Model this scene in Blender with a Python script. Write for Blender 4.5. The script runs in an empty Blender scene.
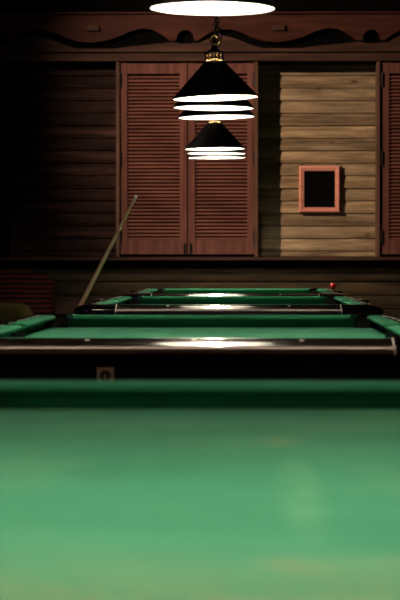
import bpy, bmesh, math, random
from mathutils import Vector, Matrix
random.seed(7)
C = bpy.context.scene
COL = C.collection
R = math.radians

# ------------------------------------------------------------ camera, world, light
CAM_Z, F = 1.02, 2200.0
cd = bpy.data.cameras.new('camera'); cam = bpy.data.objects.new('camera', cd); COL.objects.link(cam)
cd.sensor_fit = 'VERTICAL'; cd.sensor_height = 36.0; cd.lens = F/600*36.0
cd.clip_start = 0.05; cd.clip_end = 100
cam.location = (0, 0, CAM_Z)
cam.rotation_euler = (R(90)-math.atan(39/F), 0, math.atan(50/F))
cd.dof.use_dof = True; cd.dof.focus_distance = 11.0; cd.dof.aperture_fstop = 8.0
C.camera = cam

w = bpy.data.worlds.new('world'); C.world = w; w.use_nodes = True
w.node_tree.nodes['Background'].inputs[0].default_value = (0.9, 0.45, 0.35, 1)
w.node_tree.nodes['Background'].inputs[1].default_value = 0.004

def lamp(name, kind, loc, energy, color, size=0.08, aim=None, spot=None, blend=1.0):
    d = bpy.data.lights.new(name, kind); d.energy = energy; d.color = color
    d.shadow_soft_size = size
    if spot: d.spot_size = R(spot); d.spot_blend = blend
    o = bpy.data.objects.new(name, d); COL.objects.link(o); o.location = loc
    if aim: o.rotation_euler = (Vector(aim)-Vector(loc)).to_track_quat('-Z', 'Y').to_euler()
    return o
# the ceiling spot up on the left that washes the back wall
lamp('ceiling_spotlight', 'SPOT', (-3.32, 16.1, 4.10), 1500, (1.0, 0.69, 0.50), 0.07,
     aim=(1.60, 19.4, 1.35), spot=60, blend=1.0)
# added unseen warm fill high over the nearest table, brightens trims and brass
lamp('added_fill_light', 'POINT', (-0.1, 3.4, 3.95), 85, (1.0, 0.74, 0.56), 0.16)
# a second added fill light over the left aisle, for the cue and castings
lamp('added_aisle_fill', 'POINT', (-1.3, 8.6, 3.95), 26, (1.0, 0.78, 0.55), 0.12)
# an unseen violet light added on the left to tint the casting glints
lamp('added_violet_light', 'POINT', (-2.3, 9.3, 1.6), 8, (0.35, 0.12, 1.0), 0.10)

C.view_settings.view_transform = 'Standard'; C.view_settings.look = 'None'
C.view_settings.gamma = 1; C.view_settings.use_curve_mapping = False
C.view_settings.exposure = 0.0
C.cycles.use_denoising = True
C.cycles.max_bounces = 8; C.cycles.diffuse_bounces = 5; C.cycles.glossy_bounces = 4
C.cycles.sample_clamp_indirect = 6.0
C.cycles.caustics_reflective = False; C.cycles.caustics_refractive = False
BULB = 210.0

# ------------------------------------------------------------ materials
def mat(name, color=(.5, .5, .5), rough=.6, metal=0, spec=.5, coat=0):
    m = bpy.data.materials.new(name); m.use_nodes = True
    b = m.node_tree.nodes['Principled BSDF']
    b.inputs['Base Color'].default_value = (*color, 1)
    b.inputs['Roughness'].default_value = rough
    b.inputs['Metallic'].default_value = metal
    b.inputs['Specular IOR Level'].default_value = spec
    b.inputs['Coat Weight'].default_value = coat
    b.inputs['Coat Roughness'].default_value = .08
    return m
def N(m, t, **kw):
    n = m.node_tree.nodes.new(t)
    for k, v in kw.items(): setattr(n, k, v)
    return n
def L(m, a, b): m.node_tree.links.new(a, b)
def coords(m, scale=(1, 1, 1), loc=(0, 0, 0)):
    tc = N(m, 'ShaderNodeTexCoord'); mp = N(m, 'ShaderNodeMapping')
    mp.inputs['Scale'].default_value = scale; mp.inputs['Location'].default_value = loc
    L(m, tc.outputs['Object'], mp.inputs['Vector']); return mp.outputs['Vector']
def noise(m, vec, scale=5, detail=4, rough=.55, dist=0):
    n = N(m, 'ShaderNodeTexNoise'); n.inputs['Scale'].default_value = scale
    n.inputs['Detail'].default_value = detail; n.inputs['Roughness'].default_value = rough
    n.inputs['Distortion'].default_value = dist
    L(m, vec, n.inputs['Vector']); return n.outputs['Fac']
def ramp(m, fac, stops):
    r = N(m, 'ShaderNodeValToRGB'); e = r.color_ramp.elements
    while len(e) < len(stops): e.new(.5)
    for k, (p, c) in zip(e, stops): k.position = p; k.color = (*c, 1)
    L(m, fac, r.inputs[0]); return r.outputs[0]
def mixc(m, fac, a, b, mode='MIX'):
    x = N(m, 'ShaderNodeMix', data_type='RGBA', blend_type=mode)
    for sock, v in ((x.inputs[0], fac), (x.inputs[6], a), (x.inputs[7], b)):
        if hasattr(v, 'is_linked') or isinstance(v, bpy.types.NodeSocket): L(m, v, sock)
        elif isinstance(v, (int, float)): sock.default_value = v
        else: sock.default_value = (*v, 1)
    return x.outputs[2]
def bsdf(m): return m.node_tree.nodes['Principled BSDF']
def bump(m, h, strength=.3, dist=.002):
    b = N(m, 'ShaderNodeBump'); b.inputs['Strength'].default_value = strength
    b.inputs['Distance'].default_value = dist
    L(m, h, b.inputs['Height']); L(m, b.outputs[0], bsdf(m).inputs['Normal'])

def wood(name, dark, mid, light, rough=.6, along='X', scale=1.0, plank=0, spec=.10):
    """grainy wood; plank>0 gives each board (by its height) its own tone"""
    m = mat(name, mid, rough, spec=spec)
    s = {'X': (2.2, 26, 26), 'Z': (26, 26, 2.2), 'Y': (26, 2.2, 26)}[along]
    v = coords(m, tuple(k*scale for k in s))
    g = noise(m, v, 1.0, 6, .62, .4)
    col = ramp(m, g, [(.30, dark), (.52, mid), (.74, light)])
    v2 = coords(m, (1, 1, 1)); bl = noise(m, coords(m, (1.2, 3, 7) if along == 'X' else (1, 1, 1)), 1.7, 4)
    col = mixc(m, .6 if plank else .35, col, ramp(m, bl, [(.32, (.30, .27, .25)), (.62, (1, 1, 1))]), 'MULTIPLY')
    if plank:
        tc = N(m, 'ShaderNodeTexCoord'); sp = N(m, 'ShaderNodeSeparateXYZ'); L(m, tc.outputs['Object'], sp.inputs[0])
        dv = N(m, 'ShaderNodeMath', operation='DIVIDE'); L(m, sp.outputs[2], dv.inputs[0]); dv.inputs[1].default_value = plank
        fl = N(m, 'ShaderNodeMath', operation='FLOOR'); L(m, dv.outputs[0], fl.inputs[0])
        wn = N(m, 'ShaderNodeTexWhiteNoise', noise_dimensions='1D'); L(m, fl.outputs[0], wn.inputs['W'])
        col = mixc(m, .6, col, ramp(m, wn.outputs['Value'], [(0, (.42, .40, .38)), (.5, (.85, .85, .85)), (1, (1.2, 1.15, 1.05))]), 'MULTIPLY')
        # knots, each a small dark spot
        vo = N(m, 'ShaderNodeTexVoronoi'); vo.inputs['Scale'].default_value = 3.1
        L(m, coords(m, (.8, .2, 1.7), (.3, 0, .7)), vo.inputs['Vector'])
        kn = ramp(m, vo.outputs['Distance'], [(.03, (.25, .18, .12)), (.09, (1, 1, 1))])
        col = mixc(m, .8, col, kn, 'MULTIPLY')
    L(m, col, bsdf(m).inputs['Base Color'])
    bump(m, g, .35, .002)
    return m

M = {}
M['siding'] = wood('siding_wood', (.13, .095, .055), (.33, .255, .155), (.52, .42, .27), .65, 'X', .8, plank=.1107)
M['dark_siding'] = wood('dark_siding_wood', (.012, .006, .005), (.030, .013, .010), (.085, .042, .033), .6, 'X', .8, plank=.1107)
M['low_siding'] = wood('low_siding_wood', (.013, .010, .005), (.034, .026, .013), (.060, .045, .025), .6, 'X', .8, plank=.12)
M['shutter'] = wood('shutter_wood', (.075, .032, .025), (.125, .052, .040), (.18, .077, .060), .5, 'Z', .6)
M['louver'] = wood('louver_wood', (.085, .036, .028), (.135, .057, .043), (.20, .088, .067), .5, 'X', .6)
M['beam'] = wood('beam_wood', (.025, .012, .009), (.052, .027, .019), (.09, .048, .035), .55, 'X', .6)
M['frieze'] = wood('frieze_wood', (.030, .010, .007), (.050, .017, .012), (.08, .029, .020), .55, 'X', .6)
M['post'] = wood('post_wood', (.06, .034, .024), (.11, .064, .044), (.16, .10, .07), .55, 'Z', .6)
M['void'] = mat('shade_black', (.002, .002, .002), .9, spec=.02)  # near-black colour puts the shade of gaps and recesses into the boards
M['ceiling'] = wood('ceiling_wood', (.008, .005, .004), (.015, .01, .008), (.03, .02, .015), .8, 'Y', .5)
M['floor'] = wood('floor_wood', (.03, .017, .01), (.06, .033, .02), (.09, .055, .03), .45, 'Y', .5)
M['plaster'] = wood('side_wall_wood', (.02, .010, .007), (.04, .02, .014), (.06, .03, .02), .7, 'Y', .5)
M['pink_frame'] = wood('frame_wood', (.55, .22, .16), (.66, .29, .21), (.76, .38, .29), .45, 'X', .5)
M['slate'] = mat('black_panel', (.001, .001, .001), .6, spec=.05)
M['iron'] = mat('black_iron', (.012, .010, .010), .5, .6)
M['brass'] = mat('brass', (.85, .62, .28), .25, 1)
M['chrome'] = mat('polished_metal', (.75, .72, .70), .12, 1)
M['bulb'] = mat('bulb_glass', (1, 1, 1), .5)
b = bsdf(M['bulb']); b.inputs['Emission Color'].default_value = (1.0, .86, .66, 1); b.inputs['Emission Strength'].default_value = BULB
M['shade_out'] = mat('black_enamel', (.008, .008, .010), .32, spec=.4)
M['shade_in'] = mat('white_enamel', (.82, .82, .80), .5)
M['pearl'] = mat('pearl_inlay', (.85, .80, .70), .3)

def cloth(name, stains=False, k=1.0):
    m = mat(name, (.03, .22, .10), .95, spec=.15)
    v = coords(m, (1, 1, 1))
    a = noise(m, v, 2.3, 4, .6, .3)
    col = ramp(m, a, [(.28, (.034*k, .20*k, .112*k)), (.5, (.048*k, .245*k, .142*k)), (.74, (.070*k, .29*k, .168*k))])
    if stains:
        a2 = noise(m, coords(m, (1.5, .7, 1), (4, 2, 0)), 2.6, 5, .6, .5)
        col = mixc(m, ramp(m, a2, [(.48, (0, 0, 0)), (.78, (.45, .45, .45))]), col, (.12, .30, .15))
        a3 = noise(m, coords(m, (1, 1, 1), (9, 5, 0)), 17, 3, .6)
        for (sx, sy, rx, ry, c, k) in ((.146, -.715, .050, .055, (.20, .22, .12), .6), (.150, .62, .040, .11, (.18, .24, .13), .5),
                                       (.165, -.10, .035, .55, (.15, .38, .20), .5), (.20, -.71, .10, .05, (.14, .30, .16), .5), (.05, -1.0, .8, .42, (.15, .22, .11), .75)):
            mp = N(m, 'ShaderNodeMapping', vector_type='TEXTURE'); tc = N(m, 'ShaderNodeTexCoord')
            mp.inputs['Location'].default_value = (sx, sy, .75); mp.inputs['Scale'].default_value = (rx, ry, 1)
            L(m, tc.outputs['Object'], mp.inputs['Vector'])
            ln = N(m, 'ShaderNodeVectorMath', operation='LENGTH'); L(m, mp.outputs[0], ln.inputs[0])
            f = ramp(m, ln.outputs['Value'], [(.1, (k, k, k)), (1, (0, 0, 0))])
            mu = N(m, 'ShaderNodeMath', operation='MULTIPLY'); L(m, f, mu.inputs[0])
            L(m, ramp(m, a3, [(.35, (.2, .2, .2)), (.6, (1, 1, 1))]), mu.inputs[1])
            col = mixc(m, mu.outputs[0], col, c)
    L(m, col, bsdf(m).inputs['Base Color'])
    bsdf(m).inputs['Sheen Weight'].default_value = .0
    f = noise(m, v, 900, 2); bump(m, f, .15, .0005)
    return m
M['cloth'] = cloth('green_baize'); M['cloth_near'] = cloth('worn_green_baize', True, .80)
M['cushion'] = mat('cushion_baize', (.025, .168, .088), .9, spec=.15)
# dark lacquered rail with a wavy figure
m = mat('lacquered_rail', (.02, .01, .008), .13, spec=.6, coat=1)
g = noise(m, coords(m, (5, 40, 14)), 1.0, 5, .6, 1.5)
L(m, ramp(m, g, [(.35, (.006, .004, .004)), (.55, (.022, .012, .010)), (.75, (.07, .045, .035))]), bsdf(m).inputs['Base Color'])
L(m, ramp(m, g, [(.35, (.09, .09, .09)), (.7, (.22, .22, .22))]), bsdf(m).inputs['Roughness'])
M['rail'] = m
def brushed(name, vec):
    m = mat(name, (.95, .84, .80), .40, 1)
    b = bsdf(m); b.inputs['Anisotropic'].default_value = .95
    cx = N(m, 'ShaderNodeCombineXYZ')
    for i in range(3): cx.inputs[i].default_value = vec[i]
    L(m, cx.outputs[0], b.inputs['Tangent'])
    return m
M['trim_ends'] = brushed('brushed_end_trim', (1, 0, 0)); M['trim_sides'] = brushed('brushed_side_trim', (0, 1, 0))
M['casting'] = mat('black_casting', (.006, .005, .006), .12, 0, spec=.6, coat=1)
M['strip'] = mat('satin_metal', (.85, .78, .72), .5, .6)
M['pocket'] = mat('black_rubber', (.002, .002, .002), .7, spec=.1)
m = mat('cabinet_laminate', (.002, .002, .002), .6, spec=.08)
M['cabinet'] = m
M['plate'] = mat('tan_lock_plate', (.30, .20, .12), .45, .5)
M['lock'] = mat('lock_barrel', (.02, .018, .016), .35, .6)
m = mat('ash_cue_wood', (.5, .34, .13), .35)
g = noise(m, coords(m, (60, 60, 5)), 1, 3); L(m, ramp(m, g, [(.3, (.85, .58, .24)), (.7, (.95, .74, .38))]), bsdf(m).inputs['Base Color'])
M['ash'] = m
M['butt'] = mat('ebony_butt', (.02, .012, .01), .25)
M['white'] = mat('white_ferrule', (.9, .88, .84), .3)
M['tip'] = mat('leather_tip', (.45, .45, .42), .8)
M['red'] = mat('red_ball', (.28, .010, .009), .07, coat=.6)
M['olive'] = mat('olive_fabric', (.045, .038, .010), .9, spec=.1)
m = mat('striped_fabric', (.1, .01, .01), .85, spec=.1)
tc = N(m, 'ShaderNodeTexCoord'); wv = N(m, 'ShaderNodeTexWave', wave_type='BANDS', bands_direction='Z')
wv.inputs['Scale'].default_value = 7.6; wv.inputs['Distortion'].default_value = 1.3; wv.inputs['Detail'].default_value = 2
wv.inputs['Detail Scale'].default_value = .6
L(m, tc.outputs['Object'], wv.inputs['Vector'])
L(m, ramp(m, wv.outputs['Fac'], [(.25, (.006, .003, .003)), (.6, (.022, .005, .004)), (.9, (.07, .010, .008))]), bsdf(m).inputs['Base Color'])
M['stripe'] = m

# ------------------------------------------------------------ mesh helpers
class B:
    def __init__(s): s.bm = bmesh.new()
    def box(s, x0, x1, y0, y1, z0, z1, bev=0):
        v = [s.bm.verts.new(p) for p in ((x0, y0, z0), (x1, y0, z0), (x1, y1, z0), (x0, y1, z0), (x0, y0, z1), (x1, y0, z1), (x1, y1, z1), (x0, y1, z1))]
        fs = [s.bm.faces.new([v[i] for i in q]) for q in ((0, 3, 2, 1), (4, 5, 6, 7), (0, 1, 5, 4), (1, 2, 6, 5), (2, 3, 7, 6), (3, 0, 4, 7))]
        if bev:
            es = {e for f in fs for e in f.edges}
            bmesh.ops.bevel(s.bm, geom=list(es), offset=bev, segments=2, profile=.7, affect='EDGES', clamp_overlap=True)
        return s
    def prism(s, pts, fn, a, b):
        """polygon pts (u,v) swept from a to b; fn(u,v,t)->xyz"""
        lo = [s.bm.verts.new(fn(u, v, a)) for u, v in pts]; hi = [s.bm.verts.new(fn(u, v, b)) for u, v in pts]
        n = len(pts)
        s.bm.faces.new(lo[::-1]); s.bm.faces.new(hi)
        for i in range(n): s.bm.faces.new((lo[i], lo[(i+1) % n], hi[(i+1) % n], hi[i]))
        return s
    def lathe(s, prof, n=32, origin=(0, 0, 0), axis='Z', closed=False):
        rings = []
        for r, z in prof:
            ring = []
            for i in range(n):
                a = 2*math.pi*i/n
                p = (r*math.cos(a), r*math.sin(a), z)
                if axis == 'Y': p = (p[0], p[2], p[1])
                ring.append(s.bm.verts.new((p[0]+origin[0], p[1]+origin[1], p[2]+origin[2])))
            rings.append(ring)
        for a, b in zip(rings, rings[1:]+([rings[0]] if closed else [])):
            for i in range(n): s.bm.faces.new((a[i], a[(i+1) % n], b[(i+1) % n], b[i]))
        if not closed:
            if prof[0][0] > 1e-4: s.bm.faces.new(rings[0][::-1])
            if prof[-1][0] > 1e-4: s.bm.faces.new(rings[-1])
        return s
    def tube(s, pts, rad, n=10):
        pts = [Vector(p) for p in pts]; rs = rad if isinstance(rad, (list, tuple)) else [rad]*len(pts)
        rings = []; up = None
        for i, p in enumerate(pts):
            t = (pts[min(i+1, len(pts)-1)]-pts[max(i-1, 0)]).normalized()
            if up is None: up = t.orthogonal().normalized()
            up = (up - t*up.dot(t)).normalized(); sd = t.cross(up)
            rings.append([s.bm.verts.new(p+(up*math.cos(a)+sd*math.sin(a))*rs[i]) for a in (2*math.pi*k/n for k in range(n))])
        for a, b in zip(rings, rings[1:]):
            for i in range(n): s.bm.faces.new((a[i], a[(i+1) % n], b[(i+1) % n], b[i]))
        s.bm.faces.new(rings[0][::-1]); s.bm.faces.new(rings[-1])
        return s
    def torus(s, c, R0, r0, axis='X', n=16, k=6):
        pts = []
        for i in range(n+1):
            a = 2*math.pi*i/n
            o = {'X': (0, math.cos(a)*R0, math.sin(a)*R0), 'Y': (math.cos(a)*R0, 0, math.sin(a)*R0), 'Z': (math.cos(a)*R0, math.sin(a)*R0, 0)}[axis]
            pts.append((c[0]+o[0], c[1]+o[1], c[2]+o[2]))
        return s.tube(pts, r0, k)
    def make(s, name, m, parent=None, smooth=False, bev=0, keep=False):
        bmesh.ops.remove_doubles(s.bm, verts=s.bm.verts, dist=1e-6)
        bmesh.ops.recalc_face_normals(s.bm, faces=s.bm.faces)
        me = bpy.data.meshes.new(name); s.bm.to_mesh(me); s.bm.free()
        me.materials.append(m)
        o = bpy.data.objects.new(name, me); COL.objects.link(o)
        if parent: o.parent = parent
        if smooth:
            for p in me.polygons: p.use_smooth = True
            me.set_sharp_from_angle(angle=R(38))
        if bev:
            md = o.modifiers.new('bevel', 'BEVEL'); md.width = bev; md.segments = 3; md.limit_method = 'ANGLE'; md.angle_limit = R(35)
        return o
def tag(o, label=None, cat=None, group=None, kind=None):
    if label: o['label'] = label
    if cat: o['category'] = cat
    if group: o['group'] = group
    if kind: o['kind'] = kind
    return o
def empty(name, loc=(0, 0, 0), rz=0):
    o = bpy.data.objects.new(name, None); COL.objects.link(o); o.location = loc; o.rotation_euler = (0, 0, rz)
    o.empty_display_size = .1; return o
def kids(o): return [c for c in bpy.data.objects if c.parent == o]
def copy_tree(o, parent=None):
    c = o.copy(); COL.objects.link(c); c.parent = parent
    for ch in kids(o): copy_tree(ch, c)
    return c
def struct(o): return tag(o, kind='structure')

# ------------------------------------------------------------ the room
YW = 19.5
def X(px, Y): return (px-250)*Y/F          # from the photograph's measurements
def Z(py, Y): return CAM_Z-(py-261)*Y/F
XL, XR, YF, ZC = -4.0, 3.6, -2.5, 4.3
f = B()
n = 0
x = XL
while x < XR:
    f.box(x+.001, min(x+.139, XR), YF, YW+.2, -.03, 0); x += .14
struct(f.make('floor', M['floor']))
c = B().box(XL, XR, YF, YW+.2, ZC, ZC+.1)
for y in range(-1, 19, 2): c.box(XL, XR, y, y+.14, ZC-.16, ZC)
struct(c.make('ceiling', M['ceiling']))
def side(name, x0, x1):
    g = B(); z = 0
    while z < ZC:
        g.box(x0, x1, YF, YW+.2, z+.004, min(z+.15, ZC), .004); z += .15
    struct(g.make(name, M['plaster']))
side('wall_left', XL-.06, XL); side('wall_right', XR, XR+.06)
g = B(); g.box(XL, XR, YF-.06, YF, 0, ZC); struct(g.make('wall_front', M['plaster']))

def siding(g, x0, x1, z0, z1, pitch, yface, seed):
    rr = random.Random(seed); z = math.floor(z0/pitch)*pitch
    while z < z1:
        a, b_ = max(z, z0), min(z+pitch, z1)
        if b_-a > .01:
            j = rr.uniform(-.003, .003); h = b_-a
            prof = [(yface+.05, a), (yface-.001+j, a), (yface-.010+j, a+.006), (yface-.012+j, a+h*.3),
                    (yface-.005+j, a+h*.8), (yface+.004+j, b_-.002), (yface+.05, b_-.002)]
            g.prism(prof, lambda u, v, t: (t, u, v), x0, x1)
        z += pitch
ZS, ZH = Z(257, 19.3), Z(61.5, 19.3)      # sill and header heights
g = B().box(XL, XR, YW+.05, YW+.2, 0, ZC)
struct(g.make('wall_back', M['void']))
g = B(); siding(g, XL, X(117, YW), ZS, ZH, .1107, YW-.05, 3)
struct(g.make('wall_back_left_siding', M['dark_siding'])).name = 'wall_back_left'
g = B(); siding(g, X(257, YW), X(379, YW), ZS, ZH, .1107, YW, 5)
struct(g.make('wall_back_right', M['siding']))
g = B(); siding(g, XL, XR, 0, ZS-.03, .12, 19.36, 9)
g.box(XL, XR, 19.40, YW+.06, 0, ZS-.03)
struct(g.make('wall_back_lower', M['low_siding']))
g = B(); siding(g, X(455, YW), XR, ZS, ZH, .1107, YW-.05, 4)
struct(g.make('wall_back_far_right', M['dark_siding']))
# sill, header, frieze, cornice
trimn = [0]
def trim(g, m, bev=.004, smooth=False):
    trimn[0] += 1
    return struct(g.make('trim_%d' % trimn[0], m, bev=bev, smooth=smooth))
trim(B().box(XL, XR, 19.22, YW, ZS-.030, ZS), M['beam'])
trim(B().box(XL, XR, 19.29, YW, ZS-.075, ZS-.030), M['void'])
trim(B().box(XL, XR, 19.28, YW+.04, ZH, Z(49, 19.3)), M['beam'])          # header beam
for px in (116, 254.5, 376, 455):                                            # posts beside the shutters
    trim(B().box(X(px, 19.3), X(px+3.6, 19.3), 19.30, YW, ZS, ZH), M['post'])
trim(B().box(X(0, 19.4), X(9, 19.4), 19.38, YW, ZS, ZH), M['void'])
# the two scalloped boards of the frieze with the dark wave between them
P = 185.5
up = [(0, 30.5), (4, 31.5), (7.5, 35), (8.5, 41), (12, 41.5), (20, 36), (28, 31.5), (36, 30), (46, 30.5), (56, 33.5), (66, 38), (78, 42),
      (92, 43), (106, 41), (118, 37.5), (130, 32), (142, 29), (152, 30), (160, 34), (170, 41.3), (176.5, 41.3), (177.5, 35), (181.5, 31.5), (185.5, 30.5)]
lo = [(0, 44), (6, 44), (9, 42.8), (12, 43.5), (20, 40.5), (28, 37), (36, 35.8), (46, 38), (56, 41.5), (66, 45.5), (78, 49), (92, 51), (106, 51),
      (118, 48.5), (130, 46.5), (142, 45.5), (152, 44.5), (160, 43.8), (170, 42.6), (176.5, 42.8), (180, 44), (185.5, 44)]
def interp(t, x):
    x = x % P
    for (a, ya), (b_, yb) in zip(t, t[1:]):
        if a <= x <= b_: return ya+(yb-ya)*(x-a)/(b_-a+1e-9)
def dense(t, off, x0, x1, st=1.0):
    out = []; x = x0
    while x <= x1: out.append((X(x, 19.25), Z(interp(t, x-off), 19.25))); x += st
    return out
OFF = 0
pxl, pxr = 250+XL*F/19.25+1, 250+XR*F/19.25-1
def strip(prof, zflat, y0, y1):
    g = B(); bm = g.bm; n = len(prof)
    A = [[bm.verts.new((x, y, z)) for x, z in prof] for y in (y0, y1)]
    D = [[bm.verts.new((x, y, zflat)) for x, z in prof] for y in (y0, y1)]
    for i in range(n-1):
        bm.faces.new((A[0][i], A[0][i+1], D[0][i+1], D[0][i])); bm.faces.new((A[1][i], D[1][i], D[1][i+1], A[1][i+1]))
        bm.faces.new((A[0][i], A[1][i], A[1][i+1], A[0][i+1])); bm.faces.new((D[0][i], D[0][i+1], D[1][i+1], D[1][i]))
    for i in (0, n-1): bm.faces.new((A[0][i], D[0][i], D[1][i], A[1][i]))
    return g
trim(strip(dense(up, OFF, pxl, pxr), Z(13, 19.25), 19.22, 19.25), M['frieze'], 0)
trim(strip(dense(lo, OFF, pxl, pxr), Z(52, 19.25), 19.25, 19.28), M['beam'], 0)
trim(B().box(XL, XR, 19.285, 19.34, Z(49.2, 19.3), Z(10, 19.3)), M['void'], 0)
trim(B().box(XL, XR, 19.19, 19.27, Z(14.2, 19.2), Z(12.2, 19.2)), M['frieze'], .003)   # thin moulding
trim(B().box(XL, XR, 19.18, 19.24, Z(11.5, 19.2), Z(-14, 19.2)), M['void'], .01)    # dark cornice beam
for px in (93, 278.5):                                                               # small blocks on the frieze
    trim(B().box(X(px-6, 19.2), X(px+6, 19.2), 19.195, 19.225, Z(31, 19.2), Z(26, 19.2)), M['beam'], .004)
# ------------------------------------------------------------ shutters
def shutter(px0, px1, label, hinge, latch):
    y = 19.34; x0, x1 = X(px0, 19.34), X(px1, 19.34); z0, z1 = Z(254.3, 19.34), Z(63.3, 19.34)
    root = empty('louvered_shutter', (x0, y, z0)); W = x1-x0; H = z1-z0
    tag(root, label, 'shutter', 'louvered shutters on the back wall')
    sw, rt, rb = .062, .095, .125
    g = B(); g.box(0, sw, -.02, .02, 0, H, .003); g.box(W-sw, W, -.02, .02, 0, H, .003)
    g.box(sw, W-sw, -.016, .02, 0, rb, .003); g.box(sw, W-sw, -.016, .02, H-rt, H, .003)
    g.make('shutter_frame', M['shutter'], root)
    l = B(); pitch = .0315; z = rb+.004
    while z < H-rt-.012:
        prof = [(-.017, z), (-.012, z-.003), (.006, z+.0155), (.001, z+.0195)]
        l.prism(prof, lambda u, v, t: (t, u, v), sw-.004, W-sw+.004); z += pitch
    l.make('louvers', M['louver'], root)
    B().box(sw-.005, W-sw+.005, .026, .03, rb-.01, H-rt+.01).make('backing_board', M['void'], root)
    for zz in (.09, .5, .91):
        hx = 0 if hinge == 'L' else W
        h = B().box(hx-.012, hx+.012, -.03, -.018, H*zz-.055, H*zz+.055, .003)
        h.lathe([(.008, -.062), (.008, .062)], 10, (hx, -.028, H*zz)).make('hinge', M['iron'], root)
    if latch:
        lx = W-.022 if latch == 'R' else .022
        B().box(lx-.009, lx+.009, -.030, -.018, .01, .085, .003).lathe([(.006, 0), (.006, .10)], 8, (lx, -.034, .0)).make('bolt', M['iron'], root)
    return root
shutter(120.3, 187, 'red-brown louvered shutter left of the lamps, the left leaf of the pair', 'L', 'R')
shutter(188, 254.2, 'red-brown louvered shutter directly behind the lamps, the right leaf of the pair', 'R', 'L')
shutter(381.5, 448, 'red-brown louvered shutter at the right edge of the photo, cut by the frame', 'L', None)

# framed black panel on the siding
x0, x1, z0, z1 = X(299, 19.45), X(340, 19.45), Z(212.5, 19.45), Z(166, 19.45)
root = empty('picture_frame', ((x0+x1)/2, YW-.012, z0)); W = x1-x0; H = z1-z0; fw = .045
tag(root, 'small salmon-pink wooden frame around a black panel on the lit plank wall', 'picture frame')
g = B(); bw = W/2
for (a, b_) in (((-bw, 0), (-bw+fw, fw)),): pass
outer = [(-bw, 0), (bw, 0), (bw, H), (-bw, H)]; inner = [(-bw+fw, fw), (bw-fw, fw), (bw-fw, H-fw), (-bw+fw, H-fw)]
mid1 = [(-bw+.012, .012), (bw-.012, .012), (bw-.012, H-.012), (-bw+.012, H-.012)]
loops = []
for pts, yy in ((outer, 0), (outer, -.034), (mid1, -.044), (inner, -.034), (inner, 0)):
    loops.append([g.bm.verts.new((u, yy, v)) for u, v in pts])
for a, b_ in zip(loops, loops[1:]+loops[:1]):
    for i in range(4): g.bm.faces.new((a[i], a[(i+1) % 4], b_[(i+1) % 4], b_[i]))
g.make('frame_moulding', M['pink_frame'], root, bev=.002)
B().box(-bw+fw-.004, bw-fw+.004, -.016, -.008, fw-.004, H-fw+.004).make('black_panel', M['slate'], root)
for sx in (-1, 1):
    B().torus((sx*(bw-.028), -.020, H+.008), .011, .003, 'Y').make('hanging_ring', M['iron'], root)

# ------------------------------------------------------------ things by the back wall, left
root = empty('upholstered_bench', (-2.4, 18.55, 0))
tag(root, 'dark red striped upholstered bench against the back wall at the left edge', 'bench')
bx0, bx1 = -.95, X(52, 18.6)+2.4
g = B(); n = 18
rows = []
for k in range(n+1):
    t = k/n; xx = bx0+(bx1-bx0)*t
    arch = math.sin(math.pi*min(1, max(0, t)))
    zt = .88+.10*arch**.6 if k not in (0, n) else .86
    bulge = .05*arch
    rows.append([(xx, .30, .05), (xx, .02-bulge, .05), (xx, -.02-bulge, .35), (xx, .03-bulge, .62), (xx, .08-bulge, zt-.04), (xx, .14, zt), (xx, .24, zt-.02), (xx, .30, zt-.1)])
vr = [[g.bm.verts.new(p) for p in r] for r in rows]
for a, b_ in zip(vr, vr[1:]):
    m_ = len(a)
    for i in range(m_): g.bm.faces.new((a[i], a[(i+1) % m_], b_[(i+1) % m_], b_[i]))
g.bm.faces.new(vr[0]); g.bm.faces.new(vr[-1][::-1])
g.make('backrest', M['stripe'], root, smooth=True)
B().box(bx0, bx1-.02, -.55, -.04, .12, .46, .03).make('seat', M['stripe'], root, smooth=True)
for sx in (bx0+.06, bx1-.10):
    for sy in (-.5, .2): B().box(sx-.025, sx+.025, sy-.025, sy+.025, 0, .14 if sy < 0 else .06).make('leg', M['void'], root)
# olive cushion standing on the bench seat
g = B(); pr = []
cw, ch, ct = .52, .21, .20
n = 14
for i in range(n+1):
    for j in range(n+1):
        u, v = i/n*2-1, j/n*2-1
        pr.append((u, v))
def pil(u, v, s):
    th = ct/2*(1-abs(u)**3)*(1-abs(v)**3)
    pin = 1-.06*(1-abs(u))*0-.05*abs(v)**4
    return (u*cw/2*pin, v*ct*1.1*pin, ch/2+s*(ch/2)*((1-abs(u)**5)*(1-abs(v)**5))**.5)
for s_ in (-1, 1):
    gr = [[g.bm.verts.new(pil(i/n*2-1, j/n*2-1, s_)) for j in range(n+1)] for i in range(n+1)]
    for i in range(n):
        for j in range(n): g.bm.faces.new((gr[i][j], gr[i+1][j], gr[i+1][j+1], gr[i][j+1]))
o = g.make('cushion', M['olive'], smooth=True)
o.location = (X(33, 18.2)-.27, 18.22, .462)
tag(o, 'plump olive cushion lying on the seat of the red striped bench', 'cushion')
# small wooden box beside the bench
root = empty('wooden_crate', (X(69, 18.9), 18.98, 0)); hw = .118; hz = Z(298, 18.9)
tag(root, 'plain brown wooden crate beside the bench, seen just left of the cue', 'crate')
g = B()
for k in range(5):
    a = .01+k*(hz-.02)/5; b_ = a+(hz-.02)/5-.008
    g.box(-hw, hw, -.15, -.135, a, b_, .002); g.box(-hw, hw, .135, .15, a, b_, .002)
    g.box(-hw, -hw+.015, -.135, .135, a, b_, .002); g.box(hw-.015, hw, -.135, .135, a, b_, .002)
g.make('side_boards', M['beam'], root)
B().box(-hw-.005, hw+.005, -.155, .155, hz-.012, hz, .003).make('lid', M['beam'], root)
g = B()
for sx in (-1, 1):
    for sy in (-1, 1): g.box(sx*(hw-.03)-.015, sx*(hw-.03)+.015, sy*.12-.015, sy*.12+.015, 0, hz-.012)
g.make('corner_posts', M['beam'], root)

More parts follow.
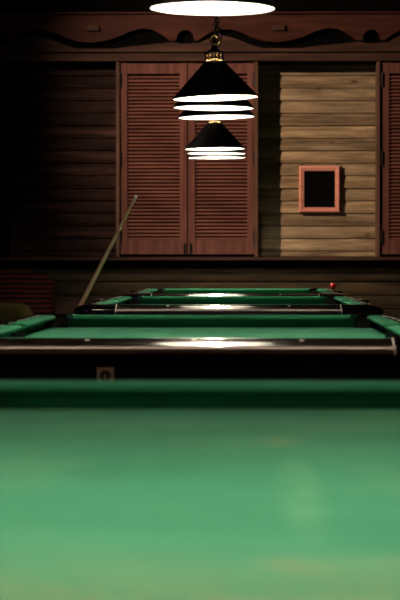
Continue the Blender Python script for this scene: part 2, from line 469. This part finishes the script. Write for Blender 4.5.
# ------------------------------------------------------------ pool tables
TW, TL, RZ, BED = 1.55, 2.92, .80, .052
RW, NOSE, CC = .085, .145, .21       # wood width, nose from the outer edge, casting size
def table(near, xc, label, cloth_m, extra=False):
    root = empty('pool_table', (xc, near+TL/2, 0))
    tag(root, label, 'pool table', 'pool tables in a row')
    hx, hy = TW/2, TL/2
    frames = {'near': ((0, -hy), (1, 0), (0, 1)), 'far': ((0, hy), (-1, 0), (0, -1)),
              'left': ((-hx, 0), (0, -1), (1, 0)), 'right': ((hx, 0), (0, 1), (-1, 0))}
    def mp(fr):
        (ox, oy), (ax, ay), (nx, ny) = frames[fr]
        return lambda s, u, z: (ox+ax*s+nx*u, oy+ay*s+ny*u, z)
    # bed with pocket notches
    bx, by = hx-NOSE+.045, hy-NOSE+.045
    pts = []
    def arc(cx, cy, r, a0, a1, n=8):
        for i in range(n+1):
            a = R(a0+(a1-a0)*i/n); pts.append((cx+r*math.cos(a), cy+r*math.sin(a)))
    pr_ = .068
    arc(-bx, -by, pr_+.03, 90, 0); arc(bx, -by, pr_+.03, 180, 90)
    arc(bx+.03, 0, .058, 270-30, 90+30); arc(bx, by, pr_+.03, 270, 180)
    arc(-bx, by, pr_+.03, 0, -90); arc(-bx-.03, 0, .058, 60, -60)
    B().prism(pts, lambda u, v, t: (u, v, t), RZ-BED-.045, RZ-BED).make('bed_cloth', cloth_m, root)
    # cushions
    segs = [('near', -.565, .565, .555, .555), ('far', -.565, .565, .555, .555)]
    half = hy-NOSE
    for sd in ('left', 'right'):
        segs.append((sd, .088, half-.07, None, None)); segs.append((sd, -(half-.07), -.088, None, None))
    prof = [(NOSE, RZ-.008), (NOSE-.004, RZ-.003), (NOSE-.014, RZ-.0005), (RW+.012, RZ), (RW, RZ-.001), (RW, RZ-BED-.005), (NOSE-.054, RZ-BED-.002), (NOSE-.034, RZ-.026), (NOSE-.003, RZ-.016)]
    for sd, a, b_, _, _ in segs:
        fn = mp(sd); g = B()
        def end(s0, sgn):
            ring = []
            for u, z in prof:
                k = (NOSE-u)/(NOSE-RW)
                sh = .030*k if abs(s0) > .2 else .006*k
                ring.append(g.bm.verts.new(fn(s0+sgn*sh, u, z)))
            return ring
        r0, r1 = end(a, -1), end(b_, 1); n = len(prof)
        for i in range(n): g.bm.faces.new((r0[i], r0[(i+1) % n], r1[(i+1) % n], r1[i]))
        g.bm.faces.new(r0[::-1]); g.bm.faces.new(r1)
        g.make('cushion', M['cushion'], root, smooth=True)
    # rails: polished top falling away to the metal edge
    top = [(RW, RZ-.0005)]
    for i in range(9):
        t = i/8; top.append((RW*(1-t)*.97+.002, RZ-.001-.019*t**1.35))
    rp = top+[(.004, RZ-.046), (.03, RZ-.06), (RW, RZ-.06)]
    tp = [(.004, RZ-.0195), (-.003, RZ-.0205), (-.0065, RZ-.0245), (-.0075, RZ-.030), (-.006, RZ-.0365), (-.002, RZ-.041), (.004, RZ-.042)]
    spans = [('near', -hx+CC, hx-CC), ('far', -hx+CC, hx-CC)]
    for sd in ('left', 'right'): spans += [(sd, -hy+CC, -.09), (sd, .09, hy-CC)]
    for sd, a, b_ in spans:
        fn = mp(sd)
        r = B().prism(rp, lambda u, v, t: fn(t, u, v), a, b_).make('rail', M['rail'], root, smooth=True)
        B().prism(tp, lambda u, v, t: fn(t, u, v), a, b_).make('metal_edge', M['trim_ends' if sd in ('near', 'far') else 'trim_sides'], r, smooth=True)
        ss = (-.305, 0, .305) if sd in ('near', 'far') else [a+(b_-a)*k/4 for k in (1, 2, 3)]
        for s_ in ss:
            g = B(); rr = .0075; tops, bots = [], []
            for i in range(16):
                q = 2*math.pi*i/16; u = .056+rr*math.cos(q)
                t = max(0, (RW*.97+.002-u)/(RW*.97)); z = RZ-.001-.019*t**1.35+.0009   # follows the curved top
                tops.append(g.bm.verts.new(fn(s_+rr*math.sin(q), u, z))); bots.append(g.bm.verts.new(fn(s_+rr*math.sin(q), u, z-.004)))
            g.bm.faces.new(tops); g.bm.faces.new(bots[::-1])
            for i in range(16): g.bm.faces.new((tops[i], tops[(i+1) % 16], bots[(i+1) % 16], bots[i]))
            g.make('sight', M['pearl'], r)
    # seam strips where a rail meets the corner casting
        for s_ in (a, b_):
            tp2 = [(u-.0015 if i < 10 else u, z+.0012) for i, (u, z) in enumerate(top)]+[(-.010, RZ-.020), (-.0115, RZ-.030), (-.009, RZ-.044), (.004, RZ-.045), (.01, RZ-.03), (RW, RZ-.006)]
            B().prism(tp2, lambda u, v, t: fn(t, u, v), s_-.0035, s_+.0035).make('joint_strip', M['strip'], r, smooth=True)
    # corner castings
    for sx in (-1, 1):
        for sy in (-1, 1):
            pts2 = [(0, CC)]
            rc = .095
            for i in range(9):
                a = R(180+90*i/8); pts2.append((rc+rc*math.cos(a), rc+rc*math.sin(a)))
            pts2.append((CC, 0)); pts2.append((CC, .083))
            for i in range(9):
                a = R(-50-170*i/8+0); 
            cx = cy = .125
            for i in range(11):
                a = R(-42-186*i/10); pts2.append((cx+.062*math.cos(a), cy+.062*math.sin(a)))
            pts2.append((.083, CC))
            g = B()
            bm = g.bm
            V = lambda u, v, z: (sx*(-hx+u) if sx < 0 else hx-u, (-hy+v) if sy < 0 else hy-v, z)
            def V(u, v, z):
                return ((-hx+u) if sx < 0 else (hx-u), (-hy+v) if sy < 0 else (hy-v), z)
            def lower(u, v):
                d = min(u, v) if min(u, v) < .1 else .1
                # rounded outer shoulder
                dd = d
                if u < rc and v < rc: dd = max(0, rc-math.hypot(u-rc, v-rc))
                t = max(0, 1-dd/.1); return RZ+.002-.020*t**1.35
            # stacked inset outline -> rounded shoulder
            def inset(pts, k):
                out = []
                for u, v in pts:
                    if u <= rc and v <= rc:
                        d = math.hypot(u-rc, v-rc)
                        if d > rc-1e-4: out.append((rc+(u-rc)*(rc-k)/rc, rc+(v-rc)*(rc-k)/rc)); continue
                    if v < 1e-4: out.append((u, v+k)); continue
                    if u < 1e-4: out.append((u+k, v)); continue
                    out.append((u, v))
                return out
            loops = [[bm.verts.new(V(u, v, RZ-.055)) for u, v in inset(pts2, .004)]]
            for k, z in ((-.006, RZ-.046), (-.008, RZ-.030), (-.003, RZ-.020), (.006, RZ-.0125), (.02, RZ-.007), (.04, RZ-.002), (.06, RZ+.002)):
                loops.append([bm.verts.new(V(u, v, z)) for u, v in inset(pts2, k)])
            n = len(pts2)
            for a_, b2 in zip(loops, loops[1:]):
                for i in range(n): bm.faces.new((a_[i], a_[(i+1) % n], b2[(i+1) % n], b2[i]))
            bm.faces.new(loops[0][::-1]); bm.faces.new(loops[-1])
            g.make('corner_casting', M['casting'], root, smooth=True)
            for q in (207, 243):  # small chrome domes added to stand in for highlights on the casting
                sq = B().lathe([(.0001, -.006), (.006, -.005), (.0095, 0), (.006, .005), (.0001, .006)], 12)
                so = sq.make('casting_glint_dome', M['chrome'], root, smooth=True)
                so.location = V(rc+(rc+.007)*math.cos(R(q)), rc+(rc+.007)*math.sin(R(q)), RZ-.031)
            px_, py_ = V(.125, .125, 0)[:2]
            B().lathe([(.060, RZ-.012), (.060, RZ-.10), (.045, RZ-.14), (0.0001, RZ-.15), (.0001, RZ-.156), (.05, RZ-.146), (.066, RZ-.10), (.066, RZ-.012)], 24, (px_, py_, 0)).make('pocket', M['pocket'], root, smooth=True)
    for sx in (-1, 1):
        pts2 = [(-.088, 0), (.088, 0), (.088, RW-.002)]
        for i in range(11):
            a = R(0-180*i/10); pts2.append((.060*math.cos(a), .085+.060*math.sin(a)))
        pts2.append((-.088, RW-.002))
        fn = mp('left' if sx < 0 else 'right')
        B().prism(pts2, lambda u, v, t: fn(u, v, t), RZ-.05, RZ+.001).make('side_casting', M['casting'], root, bev=.004)
        c0 = fn(0, .085, 0)
        B().lathe([(.058, RZ-.03), (.058, RZ-.10), (.045, RZ-.14), (0.0001, RZ-.15), (.0001, RZ-.156), (.05, RZ-.146), (.063, RZ-.10), (.063, RZ-.03)], 24, (c0[0], c0[1], 0)).make('pocket', M['pocket'], root, smooth=True)
    # cabinet under the rails
    g = B(); ins = .035
    loops = []
    for k, z in ((ins, RZ-.058), (ins, RZ-.30), (ins+.05, RZ-.34), (ins+.05, RZ-.36)):
        a, b_ = hx-k, hy-k
        loops.append([g.bm.verts.new(p) for p in ((-a, -b_, z), (a, -b_, z), (a, b_, z), (-a, b_, z))])
    for k, z in ((ins+.07, RZ-.36), (ins+.07, RZ-.20), (ins+.02, RZ-.18), (ins+.02, RZ-.058)):
        a, b_ = hx-k, hy-k
        loops.append([g.bm.verts.new(p) for p in ((-a, -b_, z), (a, -b_, z), (a, b_, z), (-a, b_, z))])
    for a_, b2 in zip(loops, loops[1:]+loops[:1]):
        for i in range(4): g.bm.faces.new((a_[i], a_[(i+1) % 4], b2[(i+1) % 4], b2[i]))
    g.make('cabinet', M['cabinet'], root)
    B().box(-hx+.12, hx-.12, -hy+.12, hy-.12, RZ-.32, RZ-.26).make('underframe', M['cabinet'], root)
    for sx in (-1, 1):
        for sy in (-1, 1):
            lx, ly = sx*(hx-.22), sy*(hy-.26)
            B().lathe([(.085, RZ-.30), (.085, RZ-.36), (.060, RZ-.39), (.075, RZ-.44), (.070, .16), (.05, .12), (.065, .08), (.065, .02), (.05, 0)], 20, (lx, ly, 0)).make('leg', M['cabinet'], root, smooth=True)
    if extra:
        px_, pz_ = X(105.2, 6.235)-xc, Z(374, 6.235)
        yy = -hy+ins
        pl = B().box(px_-.024, px_+.024, yy-.005, yy+.002, pz_-.024, pz_+.018, .0015).make('lock_plate', M['plate'], root)
        B().lathe([(.016, 0), (.016, .006), (.012, .009), (.0001, .009)], 24, (px_, yy-.013, pz_-.005), 'Y').make('lock_barrel', M['lock'], pl, smooth=True)
        B().box(px_-.0022, px_+.0022, yy-.016, yy-.012, pz_-.017, pz_-.001).make('key_slot', M['plate'], pl)
    return root
T1N, T2N, T3N, T4N = 1.225, 6.20, 11.0, 14.75
table(T1N, -.105, 'pool table with worn green cloth nearest the camera, filling the bottom of the photo', M['cloth_near'])
table(T2N, -.158, 'second pool table from the camera, with a square lock plate on its black end panel', M['cloth'], True)
table(T3N, -.108, 'third pool table from the camera, the one the cue leans against', M['cloth'])
table(T4N, -.10, 'farthest pool table, standing nearest the plank wall, with a red ball on its corner', M['cloth'])

# red ball on the farthest table's corner
bY = T4N+TL-.035
bm = bmesh.new(); bmesh.ops.create_icosphere(bm, subdivisions=4, radius=.0265)
g = B(); g.bm.free(); g.bm = bm
o = g.make('ball', M['red'], smooth=True)
for p in o.data.polygons: p.use_smooth = True
bx_ = X(333, bY)
o.location = (bx_, bY, RZ+.021)
tag(o, 'small glossy red ball on the far right corner of the farthest table', 'ball')

# ------------------------------------------------------------ cue leaning on the third table
tip = Vector((X(136.3, 11.7), 11.7, Z(195.5, 11.7)))
con = Vector((-.108-TW/2-.018, 11.66, RZ-.02))
d = (con-tip).normalized(); k = (tip.z-.012)/(-d.z); butt = tip+d*k
root = empty('pool_cue', butt)
root.rotation_euler = (-d).to_track_quat('Z', 'Y').to_euler()
tag(root, 'pale wooden pool cue with a white tip leaning on the third table', 'pool cue')
Lc = (tip-butt).length
B().lathe([(.0145, .02), (.0143, .40), (.0125, .80), (.0082, Lc-.035)], 16).make('shaft', M['ash'], root, smooth=True)
B().lathe([(.0149, .018), (.0152, .10), (.0147, .36), (.0141, .42)], 16).make('butt_sleeve', M['butt'], root, smooth=True)
B().lathe([(.0125, 0), (.0148, .004), (.0148, .02)], 16).make('rubber_bumper', M['pocket'], root, smooth=True)
B().lathe([(.0086, Lc-.036), (.0084, Lc-.010)], 16).make('ferrule', M['white'], root, smooth=True)
B().lathe([(.0084, Lc-.010), (.0084, Lc-.005), (.005, Lc), (.0001, Lc+.001)], 16).make('tip', M['white'], root, smooth=True)

# ------------------------------------------------------------ lamps over the tables
SR, SH = .225, .192
def lamp_fixture(xc, ys, zs, tilts, label, dx=(0, 0, 0)):
    root = empty('billiard_lamp', (xc, ys[1], zs[1]))
    tag(root, label, 'hanging lamp', 'three-shade lamps over the tables')
    for y, z, tl, ox in zip(ys, zs, tilts, dx):
        prof = [(SR, 0), (SR+.003, .004), (SR-.004, .012), (.056, SH), (.050, SH+.006), (.048, SH+.006), (.050, SH-.004), (SR-.010, .010), (SR-.004, .002)]
        prof = [(SR, 0), (SR+.003, .003), (SR-.002, .012), (.056, SH), (.050, SH+.004), (.020, SH+.006), (.020, SH+.003), (.050, SH), (.053, SH-.004), (SR-.006, .012), (SR-.003, .002)]
        sh = B().lathe(prof[:5]+[(.046, SH+.004)], 64)
        bmesh.ops.delete(sh.bm, geom=[f_ for f_ in sh.bm.faces if len(f_.verts) > 10], context='FACES_ONLY')
        s = sh.make('lamp_shade', M['shade_out'], root, smooth=True)
        s.location = (ox, y-ys[1], z-zs[1]); s.rotation_euler = (0, R(tl), 0)
        li = B().lathe([(.045, SH+.003), (.049, SH-.001), (.053, SH-.006), (SR-.006, .010), (SR-.002, .0015), (SR, 0)], 64)
        bmesh.ops.delete(li.bm, geom=[f_ for f_ in li.bm.faces if len(f_.verts) > 10], context='FACES_ONLY')
        li.make('shade_lining', M['shade_in'], s, smooth=True)
        B().lathe([(.0001, .027), (.022, .032), (.036, .050), (.040, .072), (.032, .100), (.020, .125), (.016, .150), (.0001, .151)], 24).make('bulb', M['bulb'], s, smooth=True)
        B().lathe([(.015, .140), (.015, SH+.012), (.0001, SH+.013)], 16).make('lamp_socket', M['iron'], s, smooth=True)
        # gallery of little brass balusters
        gb = B()
        for i in range(14):
            a = 2*math.pi*i/14; gx, gy = .043*math.cos(a), .043*math.sin(a)
            gb.lathe([(.004, SH+.008), (.0085, SH+.016), (.004, SH+.026), (.0065, SH+.034), (.0085, SH+.042), (.004, SH+.050)], 8, (gx, gy, 0))
        gb.make('brass_gallery', M['brass'], s, smooth=True)
        B().lathe([(.0001, SH+.008), (.011, SH+.009), (.011, SH+.045), (.052, SH+.049), (.050, SH+.055), (.020, SH+.068), (.010, SH+.085), (.008, SH+.13), (.0001, SH+.131)], 20).make('neck', M['iron'], s, smooth=True)
    z0 = SH+.125
    y0, y1 = ys[0]-ys[1], ys[2]-ys[1]
    dz0, dz1 = zs[0]-zs[1], zs[2]-zs[1]
    B().tube([(0, y0-.03, z0+dz0), (0, 0, z0), (0, y1+.03, z0+dz1)], .012, 12).make('bar', M['iron'], root, smooth=True)
    for sg, yy, dz in ((-1, y0, dz0), (1, y1, dz1)):
        g = B(); pts = []
        for i in range(30):                      # scroll at the bar's end
            a = R(90-i*15); rr = .044-.0011*i
            pts.append((rr*math.cos(a)*.9, yy+sg*.04, z0+dz-.005+rr*math.sin(a)))
        g.tube(pts, .0055, 8)
        g.lathe([(.0001, -.016), (.012, -.011), (.016, 0), (.012, .011), (.0001, .016)], 14, (.018, yy+sg*.045, z0+dz+.036))
        g.lathe([(.0001, -.010), (.008, -.006), (.010, 0), (.008, .006), (.0001, .010)], 14, (.018, yy+sg*.045, z0+dz-.038))
        g.make('end_scroll', M['brass'], root, smooth=True)
    # two chains up to the ceiling
    for yy, dz in ((y0*.5, dz0*.5), (y1*.5, dz1*.5)):
        g = B(); z = z0+dz+.012; top = ZC-.02-zs[1]; i = 0
        while z < top:
            g.torus((0, yy, z+.014), .014, .0028, 'X' if i % 2 else 'Y', 10, 5); z += .0235; i += 1
        g.make('chain', M['iron'], root, smooth=True)
        B().lathe([(.05, top+.02-.0), (.045, top-.01), (.01, top-.02), (.0001, top-.021)], 20, (0, yy, 0)).make('ceiling_rose', M['iron'], root, smooth=True)
    return root
def rimz(py, Y): return CAM_Z+(261-py)*Y/F
lamp_fixture(-.02, (1.72, 2.17, 2.62), (1.72, 1.72, 1.72), (0, 0, 0), 'black three-shade lamp over the nearest table, above the frame')
lamp_fixture(X(212.3, 7.95), (6.75, 7.35, 7.95), (rimz(9.3, 7.95),)*3, (0, 0, .3), 'black three-shade lamp over the second table, its white-lined shade cut by the top edge')
lamp_fixture(X(216, 12.2), (11.77, 12.42, 13.05), (rimz(98.5, 11.77), rimz(108.3, 12.42), rimz(117.6, 13.05)), (-2.0, .6, -1.2), 'black three-shade lamp over the third table, large cone with brass crown in mid-height', (.004, -.017, -.011))
lamp_fixture(X(215.8, 17.0), (16.55, 17.1, 17.6), (rimz(149.2, 16.55), rimz(153.8, 17.1), rimz(158, 17.6)), (-.6, .4, -.4), 'smallest, farthest black three-shade lamp, hanging over the farthest table')
